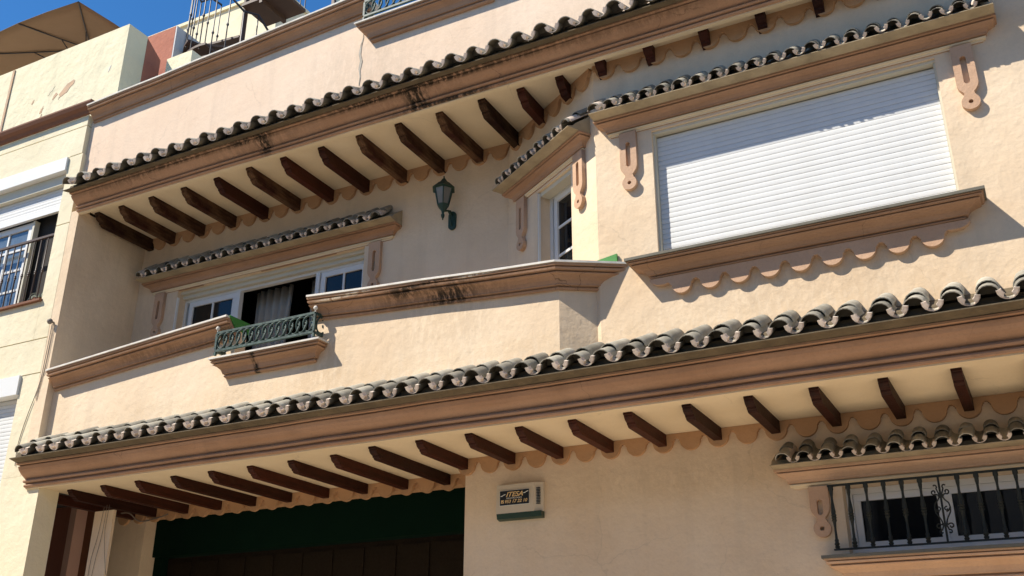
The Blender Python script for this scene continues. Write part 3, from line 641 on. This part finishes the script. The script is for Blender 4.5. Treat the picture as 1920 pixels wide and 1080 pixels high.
for sx in (-1, 1):
    T = lambda pts: [(-0.662 + sx * a, 7.797, c) for a, c in pts]
    sc.tube(T([(0.008, 3.055), (0.02, 3.09)] + spiral(0.034, 3.115, 0.018, 0.006, -2.2 + PI * 2, 0.6, 12)), 0.0055, 6)
    sc.tube(T([(0.008, 3.05), (0.03, 3.06)] + spiral(0.042, 3.075, 0.018, 0.006, -1.4, 4.2, 12)), 0.0055, 6)
    sc.tube(T([(0.008, 3.045), (0.022, 3.02), (0.045, 2.995), (0.052, 2.965), (0.036, 2.94), (0.022, 2.935)]), 0.0055, 6)
    sc.tube(T([(0.052, 2.965), (0.048, 2.93), (0.03, 2.90), (0.018, 2.875), (0.012, 2.85)]), 0.0055, 6)
    sc.tube(T(spiral(0.026, 2.955, 0.016, 0.005, 1.2, 6.4, 12)), 0.005, 6)
    sc.tube(T([(0.008, 2.85)] + spiral(0.040, 2.835, 0.02, 0.007, 2.6, -3.4, 12)), 0.0055, 6)
    sc.tube(T([(0.008, 2.845), (0.018, 2.82)] + spiral(0.028, 2.795, 0.015, 0.006, 2.0, -3.0, 10)), 0.0055, 6)
sc.box(-0.682, -0.642, 7.789, 7.811, 3.043, 3.056).box(-0.682, -0.642, 7.789, 7.811, 2.842, 2.854)
sc.build('scroll_ornament', 'iron', grille, smooth=True, auto=60)
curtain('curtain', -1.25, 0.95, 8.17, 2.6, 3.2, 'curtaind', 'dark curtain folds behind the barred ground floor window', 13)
# garage: dark green lintel and panelled door deep in the opening
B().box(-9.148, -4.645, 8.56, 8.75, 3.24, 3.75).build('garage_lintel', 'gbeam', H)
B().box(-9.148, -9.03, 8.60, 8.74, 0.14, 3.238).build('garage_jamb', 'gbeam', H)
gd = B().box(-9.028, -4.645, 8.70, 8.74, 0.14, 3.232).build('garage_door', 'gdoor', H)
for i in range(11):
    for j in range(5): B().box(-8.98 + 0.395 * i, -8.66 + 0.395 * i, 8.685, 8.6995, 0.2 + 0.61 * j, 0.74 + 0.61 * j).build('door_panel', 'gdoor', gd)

# ------------------------------------------------------------------ things on the house
# wall lantern
lx, ly, lz = -4.915, YB, 6.30
LN = root('wall_lantern', (lx, ly, lz), 'dark green lantern on a scrolled bracket on the shaded balcony wall', 'lantern')
bp = arc(0, 0.055, 0.043, 0, PI, 10) + arc(0, -0.065, 0.043, PI, 2 * PI, 10)
curve_mesh('wall_plate', 'lamp', [bp], 0.022, LN, face_mat(lx, ly - 0.0125, lz))
cx, cy = lx - 0.02, ly - 0.17
B().tube([(lx, ly - 0.024, lz + 0.06), (lx, ly - 0.06, lz + 0.085), (lx - .01, ly - 0.10, lz + 0.075), (cx, cy, lz + 0.045)], 0.011, 8).tube([(lx, ly - 0.024, lz - 0.07), (lx, ly - 0.045, lz - 0.02), (lx, ly - 0.07, lz + 0.05), (lx - .005, ly - 0.09, lz + 0.07)], 0.008, 8).build('arm', 'lamp', LN, smooth=True)
B().lathe([(0.004, -0.06), (0.009, -0.055), (0.006, -0.045), (0.018, -0.025), (0.022, -0.005), (0.012, 0.01), (0.016, 0.03), (0.022, 0.05), (0.048, 0.082), (0.064, 0.108), (0.06, 0.114)], (cx, cy, lz), 6).build('base_cup', 'lamp', LN)
lg = B(); r0, r1, z0, z1 = 0.062, 0.100, lz + 0.115, lz + 0.285
for j in range(6):
    a = PI / 3 * j; lg.tube([(cx + r0 * math.cos(a), cy + r0 * math.sin(a), z0), (cx + r1 * math.cos(a), cy + r1 * math.sin(a), z1)], 0.006, 5)
lg.lathe([(r1 + .008, z1 - lz), (r1 + .03, z1 - lz + 0.004), (r1 + .006, z1 - lz + 0.03), (0.072, z1 - lz + 0.065), (0.069, z1 - lz + 0.07), (0.04, z1 - lz + 0.092), (0.019, z1 - lz + 0.126), (0.008, z1 - lz + 0.14), (0.009, z1 - lz + 0.155), (0.002, z1 - lz + 0.165)], (cx, cy, lz), 6)
lg.build('cage_and_roof', 'lamp', LN)
for j in range(6):
    a, c = PI / 3 * j, PI / 3 * (j + 1); k = 0.97
    q = [(cx + r * math.cos(t) * k, cy + r * math.sin(t) * k, z) for r, t, z in ((r0, a, z0), (r0, c, z0), (r1, c, z1), (r1, a, z1))]
    B().add(q + [(cx + (p[0] - cx) * .96, cy + (p[1] - cy) * .96, p[2]) for p in q], [(0, 1, 2, 3), (7, 6, 5, 4), (0, 4, 5, 1), (1, 5, 6, 2), (2, 6, 7, 3), (3, 7, 4, 0)]).build('glass_pane', 'lglass', LN)

# alarm box
ax, az, ay = -4.28, 3.16, YG
AL = root('alarm_box', (ax + 0.22, ay, az), 'beige alarm box with a dark printed panel on the shaded ground floor wall', 'alarm')
B().prism([(ay - 0.075, az + 0.055), (ay - 0.065, az + 0.305), (ay - 0.001, az + 0.315), (ay - 0.001, az + 0.055)], ax, ax + 0.365, 'x').add(
    [(ax + 0.3655, ay - 0.075, az + 0.055), (ax + 0.3655, ay - 0.065, az + 0.305), (ax + 0.44, ay - 0.03, az + 0.305), (ax + 0.44, ay - 0.03, az + 0.055), (ax + 0.44, ay - 0.001, az + 0.315), (ax + 0.44, ay - 0.001, az + 0.055), (ax + 0.3655, ay - 0.001, az + 0.315), (ax + 0.3655, ay - 0.001, az + 0.055)],
    [(0, 3, 2, 1), (2, 3, 5, 4), (1, 2, 4, 6), (0, 7, 5, 3), (6, 4, 5, 7), (0, 1, 6, 7)]).build('casing', 'casing', AL)
B().prism([(ay - 0.073, az + 0.054), (ay - 0.06, az + 0.01), (ay - 0.02, az), (ay - 0.001, az), (ay - 0.001, az + 0.054)], ax + 0.003, ax + 0.436, 'x').build('strobe_lens', 'strobe', AL)
vb = B()
for i in range(11): vb.box(ax + 0.388, ax + 0.420, ay - 0.066, ay - 0.040, az + 0.115 + 0.0135 * i, az + 0.1195 + 0.0135 * i)
vb.build('vent_slots', 'black', AL)
def on_face(u, v, e=0.001):   # point on the slanted front of the alarm box
    t = 0.27; return Matrix(((1, 0, 0, ax + u), (0, 0, -1, ay - 0.075 + 0.010 * t - e), (0, 1, 0.0, az + 0.055 + v), (0, 0, 0, 1)))
def rect(x0, y0, x1, y1): return [(x0, y0), (x1, y0), (x1, y1), (x0, y1)]
curve_mesh('panel_border', 'wprint', [rect(-.003, -.003, 0.289, 0.129)], 0.001, AL, on_face(0.038, 0.068, 0.0025))
pn = curve_mesh('printed_panel', 'black', [rect(0, 0, 0.286, 0.126)], 0.001, AL, on_face(0.0385, 0.0685, 0.004))
text_mesh('lettering', 'ITESA', 0.058, 'orange', pn, on_face(0.100, 0.141, 0.0052), 0.35, 0.0012, 0.165)
text_mesh('lettering', 'PROTECCION', 0.016, 'wprint', pn, on_face(0.104, 0.122, 0.0052), 0.2, 0, 0.15)
text_mesh('lettering', '953 17 22 10', 0.038, 'orange', pn, on_face(0.088, 0.087, 0.0052), 0.25, 0.0008, 0.22)
curve_mesh('telephone_symbol', 'orange', [[(0, 0), (.028, 0), (.028, .012), (.022, .018), (.028, .02), (.028, .028), (0, .028), (0, .02), (.006, .018), (0, .012)], arc(.014, .009, .0045, 0, 2 * PI, 8)[:-1]], 0.001, pn, on_face(0.050, 0.086, 0.0052))
for u, v in ((0.046, 0.146), (0.270, 0.160)):
    curve_mesh('flash_mark', 'wprint', [[(0, 0), (.018, .002), (.026, .008), (.048, .014), (.048, .02), (.03, .016), (.02, .009), (0, .006)]], 0.001, pn, on_face(u, v, 0.0052))

# ------------------------------------------------------------------ neighbouring yellow building
YN = 6.97
NB = root('yellow_building', (-11, 8.5, 0), 'pale yellow plastered building with grooved facade and terrace at the left edge', 'building')
NX = -14.5
core = B()
core.box(NX, -9.56, YN + 0.26, 12.0, 3.9, 8.35).box(NX, -9.85, YN + 0.3, 7.5, 0.13, 3.9)
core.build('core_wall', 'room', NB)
def panel(x0, x1, z0, z1, y=YN, m='yel', t=0.25): return B().box(x0, x1, y, y + t, z0, z1).build('facade_panel', m, NB)
panel(NX, -9.552, 8.222, 8.36); panel(NX, -9.552, 7.83, 8.21)
panel(-9.76, -9.532, 6.895, 7.818); panel(-9.76, -9.532, 5.468, 6.883)
panel(NX, -9.762, 5.468, 5.93); panel(NX, -9.532, 5.055, 5.456)
panel(-9.83, -9.532, 3.9, 5.043)
panel(-9.83, -9.20, 0.13, 3.898); panel(NX, -9.832, 0.13, 3.45)
B().box(-9.529, -9.36, YN - 0.004, 7.048, 3.99, 4.99).build('pier_foot', 'wall', NB)
# upper window with shutter box, railing and open sash
uw = B().box(-13.0, -9.765, YN - 0.03, YN + 0.23, 7.635, 7.812).build('upper_window', 'white', NB)
B().box(-13.0, -9.765, YN + 0.05, YN + 0.23, 7.50, 7.633).build('box_underside', 'cream', uw)
slats(uw, -13.0, -9.77, YN + 0.12, 7.25, 7.50, 0.0415)
B().box(-13.0, -9.77, YN + 0.105, YN + 0.145, 7.175, 7.248).build('bottom_bar', 'white', uw)
def shift_sash(x0, x1): sash(uw, x0, x1, YN + 0.17, 5.95, 7.17, 0.075, 2, 4, 'white', 'glassb', 0.028)
shift_sash(-11.3, -10.42); shift_sash(-12.25, -11.35)
B().box(-10.41, -10.375, YN + 0.15, YN + 0.22, 5.95, 7.17).build('frame_post', 'cream', uw)
rl = B().box(-13.0, -9.764, YN + 0.055, YN + 0.085, 6.815, 6.842).box(-13.0, -9.764, YN + 0.055, YN + 0.085, 5.962, 5.978).build('window_railing', 'brown_iron', NB)
kme = None
for i in range(22):
    x = -9.83 - 0.118 * i
    if kme is None: o = B().lathe([(0.0085, 0), (0.0085, 0.37), (0.014, 0.378), (0.011, 0.388), (0.018, 0.40), (0.011, 0.412), (0.014, 0.422), (0.0085, 0.43), (0.0085, 0.835)], (0, 0, 0), 7).build('baluster', 'brown_iron', rl, smooth=True, auto=40, loc=(x, YN + 0.07, 5.979)); kme = o.data
    else: o = bpy.data.objects.new('baluster', kme); COL.objects.link(o); o.location = (x, YN + 0.07, 5.979); adopt(o, rl)
B().box(-13.0, -9.74, YN - 0.045, YN + 0.23, 5.932, 5.958).build('window_ledge', 'brownc', NB)
# lower shuttered window
lw = B().box(-13.0, -9.832, YN - 0.03, YN + 0.2, 4.83, 5.052).build('lower_window', 'white', NB)
slats(lw, -13.0, -9.834, YN + 0.1, 3.46, 4.82, 0.0455)
# moulding and terrace parapet
B().sweep([(NX, YN - .001, 8.361), (-9.42, YN - .001, 8.361)], [(0, 0), (0.03, 0.0), (0.05, 0.04), (0.09, 0.07), (0.11, 0.11), (0.11, 0.13), (0, 0.13)]).build('parapet_moulding', 'brownc', NB)
tp = B().box(NX, -9.40, 7.19, 7.50, 8.495, 9.82).build('terrace_parapet', 'yelt', NB)
B().box(-11.62, -11.58, 7.175, 7.1895, 8.5, 9.80).build('joint_strip', 'patch', tp)
rp = random.Random(5)
def blot(x, z, rx, rz, m='patch', n=15):
    pts = [(x + rx * (0.55 + 0.6 * rp.random()) * math.cos(2 * PI * k / n) + 0.25 * rx * math.sin(2 * PI * k / n), z + rz * (0.55 + 0.6 * rp.random()) * math.sin(2 * PI * k / n) + 0.5 * rz * math.cos(2 * PI * k / n)) for k in range(n)]
    B().prism(pts, 7.1865, 7.195).build('peeled_patch', m, tp)
blot(-10.42, 9.12, 0.15, 0.11); blot(-10.62, 9.08, 0.05, 0.045); blot(-10.72, 9.22, 0.07, 0.07, 'yel'); blot(-10.83, 8.93, 0.035, 0.05); blot(-11.05, 9.12, 0.025, 0.03); blot(-10.83, 8.8, 0.03, 0.06); blot(-9.63, 9.2, 0.02, 0.05, 'coping'); blot(-11.0, 8.72, 0.06, 0.035, 'coping')
B().box(NX, -9.56, 7.505, 12, 8.36, 8.5).build('terrace_floor', 'coping', NB)
B().box(-9.16, -8.72, 7.66, 7.95, 7.5, 9.49).build('chimney_stub', 'yelt', NB)
# recess behind the pier at street level
B().box(-11.2, -10.31, 8.4, 8.5, 0.13, 3.95).build('porch_wall', 'red', NB)
B().box(-10.309, -10.21, 8.30, 8.5, 0.13, 3.95).build('porch_jamb', 'pink', NB)
B().box(-10.209, -9.66, 8.46, 8.56, 0.13, 3.95).build('porch_door', 'brownc', NB)
SW = B().box(-8.94, -8.66, 7.50, 7.535, 0.13, 3.565).build('side_wall', 'wall'); tag(SW, 'narrow pale wall strip with thin wires beside the garage pillar', 'wall')

# wall knob and cable on the pier
KN = B().lathe([(0.012, 0), (0.012, 0.03), (0.03, 0.035), (0.034, 0.055), (0.02, 0.075), (0.004, 0.08)], (0, 0, 0), 10).build('cable_anchor', 'wire', smooth=True, auto=50, loc=(-9.47, 6.97, 5.62))
KN.rotation_euler = (PI / 2, 0, 0); tag(KN, 'small dark cable anchor on the pier between the two buildings', 'anchor')
def wire(name, pts, r, label):
    P_ = [Vector(p) for p in pts]; out = []
    for i in range(len(P_) - 1):
        a = P_[max(i - 1, 0)]; b = P_[i]; c = P_[i + 1]; d = P_[min(i + 2, len(P_) - 1)]
        for k in range(6):
            t = k / 6; out.append(0.5 * ((2 * b) + (c - a) * t + (2 * a - 5 * b + 4 * c - d) * t * t + (3 * b - a - 3 * c + d) * t ** 3))
    out.append(P_[-1])
    return tag(B().tube(out, r, 6).build(name, 'wire', smooth=True), label, 'cable')
wire('cable', [(-9.47, 6.955, 5.60), (-9.48, 6.958, 5.2), (-9.50, 6.96, 4.9), (-9.60, 6.96, 4.55), (-9.66, 6.962, 4.25), (-9.64, 6.962, 4.02)], 0.0045, 'thin dark cable hanging from the anchor down the yellow pier')
wire('cable', [(-9.45, 6.955, 5.60), (-9.455, 6.96, 5.2), (-9.47, 6.96, 4.98), (-9.50, 6.96, 4.72)], 0.0035, 'short cable end beside the long one on the yellow pier')
wire('cable', [(-8.80, 7.49, 3.60), (-8.83, 7.49, 3.3), (-8.88, 7.49, 3.0), (-8.86, 7.49, 2.4)], 0.0025, 'left wire hanging on the narrow pale wall strip')
wire('cable', [(-8.76, 7.488, 3.62), (-8.77, 7.488, 3.3), (-8.82, 7.488, 2.95), (-8.84, 7.488, 2.4)], 0.0025, 'middle wire hanging on the narrow pale wall strip')
wire('cable', [(-8.72, 7.486, 3.62), (-8.73, 7.486, 3.35), (-8.68, 7.486, 3.1), (-8.62, 7.486, 2.9)], 0.0025, 'right wire curving across the narrow pale wall strip')
wire('cable', [(-9.0, 7.9, 3.62), (-9.1, 8.1, 3.66), (-9.2, 8.36, 3.62), (-8.9, 8.35, 3.64), (-8.75, 8.33, 3.66)], 0.008, 'black wire under the first corbel of the lower eave')
# plant on the neighbour's window ledge
PL = root('potted_plant', (-10.02, 7.12, 5.96), 'pale spiky plant in a pot inside the open yellow building window', 'plant')
B().lathe([(0.05, 0), (0.07, 0.09), (0.075, 0.1), (0.06, 0.1)], (-10.02, 7.12, 5.96), 10).build('pot', 'pot', PL)
lf = B(); rq = random.Random(2)
for k in range(16):
    a = rq.uniform(0, 2 * PI); L_ = rq.uniform(0.16, 0.34); bx, by, bz = -10.02, 7.12, 6.05; ww = 0.016
    pts = [(bx + math.cos(a) * L_ * t * 0.75, by + math.sin(a) * L_ * t * 0.35, bz + L_ * (1.1 * t - (0.9 + 0.5 * (k % 3)) * t * t * 0.9)) for t in (0, .35, .7, 1)]
    for i in range(3):
        p, q = pts[i], pts[i + 1]; w0, w1 = ww * (1 - i / 3.2), ww * (1 - (i + 1) / 3.2)
        lf.add([(p[0], p[1], p[2] - w0), (p[0], p[1], p[2] + w0), (q[0], q[1], q[2] + w1), (q[0], q[1], q[2] - w1)], [(0, 1, 2, 3)])
lo = lf.build('leaves', 'leaf', PL); lo.modifiers.new('thickness', 'SOLIDIFY').thickness = 0.003

# ------------------------------------------------------------------ roofscape behind
RB = root('red_chimney_block', (-9.9, 8.3, 8.5), 'red plastered rooftop block with a grey side behind the yellow terrace', 'rooftop block')
B().box(-11.2, -9.553, 8.05, 8.70, 8.505, 10.42).build('red_wall', 'red', RB)
B().prism([(7.503, 9.80), (7.76, 9.61), (7.76, 8.505), (7.503, 8.505)], -11.2, -9.401, 'x').build('sloped_red_wall', 'red', RB)
B().box(-9.552, -9.53, 8.052, 8.70, 7.505, 10.42).build('grey_side', 'greyw', RB)
FB = root('rear_building', (-15, 14, 0), 'pale yellow building rising behind the spiral staircase', 'building')
B().box(-19, -12.75, 13.3, 19, 0, 16.05).build('wall', 'yel', FB)
B().box(-19.05, -12.70, 13.25, 19.05, 16.051, 16.13).build('roof_coping', 'yelt', FB)
# small roof post at the right of the stair
B().box(-8.05, -7.80, 9.6, 9.85, 7.5, 12.5).build('roof_post', 'yelt', H)
B().box(-8.14, -8.052, 9.6, 9.68, 7.5, 12.4).build('post_pipe', 'stair', H)

# spiral staircase
SX, SY, SZ, SR = -8.98, 8.74, 7.5, 0.76
ST = root('spiral_staircase', (SX, SY, SZ), 'brown steel spiral staircase with knobbed balusters on the roof terrace', 'staircase')
B().tube([(SX, SY, SZ), (SX, SY, 12.9)], 0.038, 12).build('pole', 'stair', ST, smooth=True, auto=40)
tme = None
bal = [(0.0085, 0), (0.0085, 0.52), (0.014, 0.53), (0.021, 0.55), (0.014, 0.57), (0.0085, 0.58), (0.0085, 1.0)]
bal2 = [(0.0085, 0), (0.0085, 0.40), (0.014, 0.41), (0.021, 0.43), (0.014, 0.45), (0.0085, 0.46), (0.0085, 1.0)]
bm1 = bm2 = None; hr = []
for i in range(-10, 5):
    a = math.radians(292 - 30 * i); z = 9.66 + 0.215 * i
    if tme is None:
        o = B().prism([(0.03, -0.04)] + [(SR * math.cos(t), SR * math.sin(t)) for t in [(-0.29 + 0.58 * k / 5) for k in range(6)]] + [(0.03, 0.04)], -0.035, 0.0, 'z').build('tread', 'stair', ST, loc=(SX, SY, z)); tme = o.data
        o.rotation_euler = (0, 0, a)
    else:
        o = bpy.data.objects.new('tread', tme); COL.objects.link(o); o.location = (SX, SY, z); o.rotation_euler = (0, 0, a); adopt(o, ST)
    for k, (da, pf) in enumerate(((-0.13, bal), (0.13, bal2))):
        p = (SX + (SR - 0.02) * math.cos(a - da), SY + (SR - 0.02) * math.sin(a - da), z - 0.06)
        me = bm1 if k == 0 else bm2
        if me is None:
            o = B().lathe(pf, (0, 0, 0), 6).build('baluster', 'black_iron', ST, smooth=True, auto=50, loc=p)
            if k == 0: bm1 = o.data
            else: bm2 = o.data
        else: o = bpy.data.objects.new('baluster', me); COL.objects.link(o); o.location = p; adopt(o, ST)
        hr.append((p[0], p[1], p[2] + 1.0))
B().tube(hr, 0.016, 7).build('handrail', 'black_iron', ST, smooth=True)
ld = B().prism([(-8.95, 8.62), (-8.22, 8.62), (-8.22, 9.15), (-8.95, 9.15)], 10.94, 10.985, 'z'); ld.box(-8.62, -8.57, 8.62, 9.15, 10.88, 10.939)
ld.build('landing', 'stair', ST)
for i in range(6):
    o = bpy.data.objects.new('baluster', bm1); COL.objects.link(o); o.location = (-8.235, 8.64 + 0.1 * i, 10.986); adopt(o, ST)
B().tube([(-8.235, 8.6, 11.99), (-8.235, 9.2, 11.99)], 0.016, 7).build('handrail', 'black_iron', ST)

# parasol on the neighbour's terrace
PX, PY = -12.5, 8.93
PS = root('parasol', (PX, PY, 8.5), 'large square tan parasol open on the yellow building terrace', 'parasol')
hz, rz, hs = 11.62, 11.2, 1.26
rim = []
for sx, sy in ((-1, -1), (0, -1), (1, -1), (1, 0), (1, 1), (0, 1), (-1, 1), (-1, 0)):
    k = 1.0 if sx and sy else 1.035
    rim.append((PX + sx * hs * k * (1.25 if sx < 0 else 1.0), PY + sy * hs * k * (1.9 if sy > 0 else 1.0), rz - (0.0 if sx and sy else -0.03)))
vs = [(PX, PY, hz)]; NR = 6
for j in range(8):
    for i in range(1, NR + 1):
        t = i / NR; p = rim[j]; vs.append((PX + (p[0] - PX) * t, PY + (p[1] - PY) * t, hz + (p[2] - hz) * t))
        q = rim[(j + 1) % 8]; mx = ((p[0] + q[0]) / 2, (p[1] + q[1]) / 2, (p[2] + q[2]) / 2 + 0.015)
        vs.append((PX + (mx[0] - PX) * t, PY + (mx[1] - PY) * t, hz + (mx[2] - hz) * t - 0.02 * math.sin(PI * t)))
ix = lambda j, i, h: 1 + (j % 8) * NR * 2 + (i - 1) * 2 + h
fs = []
for j in range(8):
    fs += [(0, ix(j, 1, 0), ix(j, 1, 1)), (0, ix(j, 1, 1), ix(j + 1, 1, 0))]
    for i in range(1, NR): fs += [(ix(j, i, 0), ix(j, i + 1, 0), ix(j, i + 1, 1), ix(j, i, 1)), (ix(j, i, 1), ix(j, i + 1, 1), ix(j + 1, i + 1, 0), ix(j + 1, i, 0))]
o = B().add(vs, fs).build('canopy', 'fabric', PS, smooth=True, auto=9); o.modifiers.new('cloth', 'SOLIDIFY').thickness = 0.004
B().tube([(PX, PY, 8.505), (PX, PY, hz - 0.02)], 0.028, 10).lathe([(0.03, 0), (0.06, 0.01), (0.06, 0.05), (0.03, 0.06)], (PX, PY, 11.05), 10).build('pole', 'black_iron', PS)
B().box(PX - .3, PX + .3, PY - .3, PY + .3, 8.503, 8.58).build('base', 'kerb', PS)
for p in rim:
    B().tube([(PX, PY, hz - 0.035), ((PX + p[0]) / 2, (PY + p[1]) / 2, (hz + p[2]) / 2 - 0.03), (p[0], p[1], p[2] - 0.012)], 0.011, 6).build('rib', 'black_iron', PS)
    B().tube([(PX + (p[0] - PX) * .04, PY + (p[1] - PY) * .04, 11.08), (PX + (p[0] - PX) * .42, PY + (p[1] - PY) * .42, hz + (p[2] - hz) * .42 - 0.035)], 0.009, 6).build('strut', 'black_iron', PS)
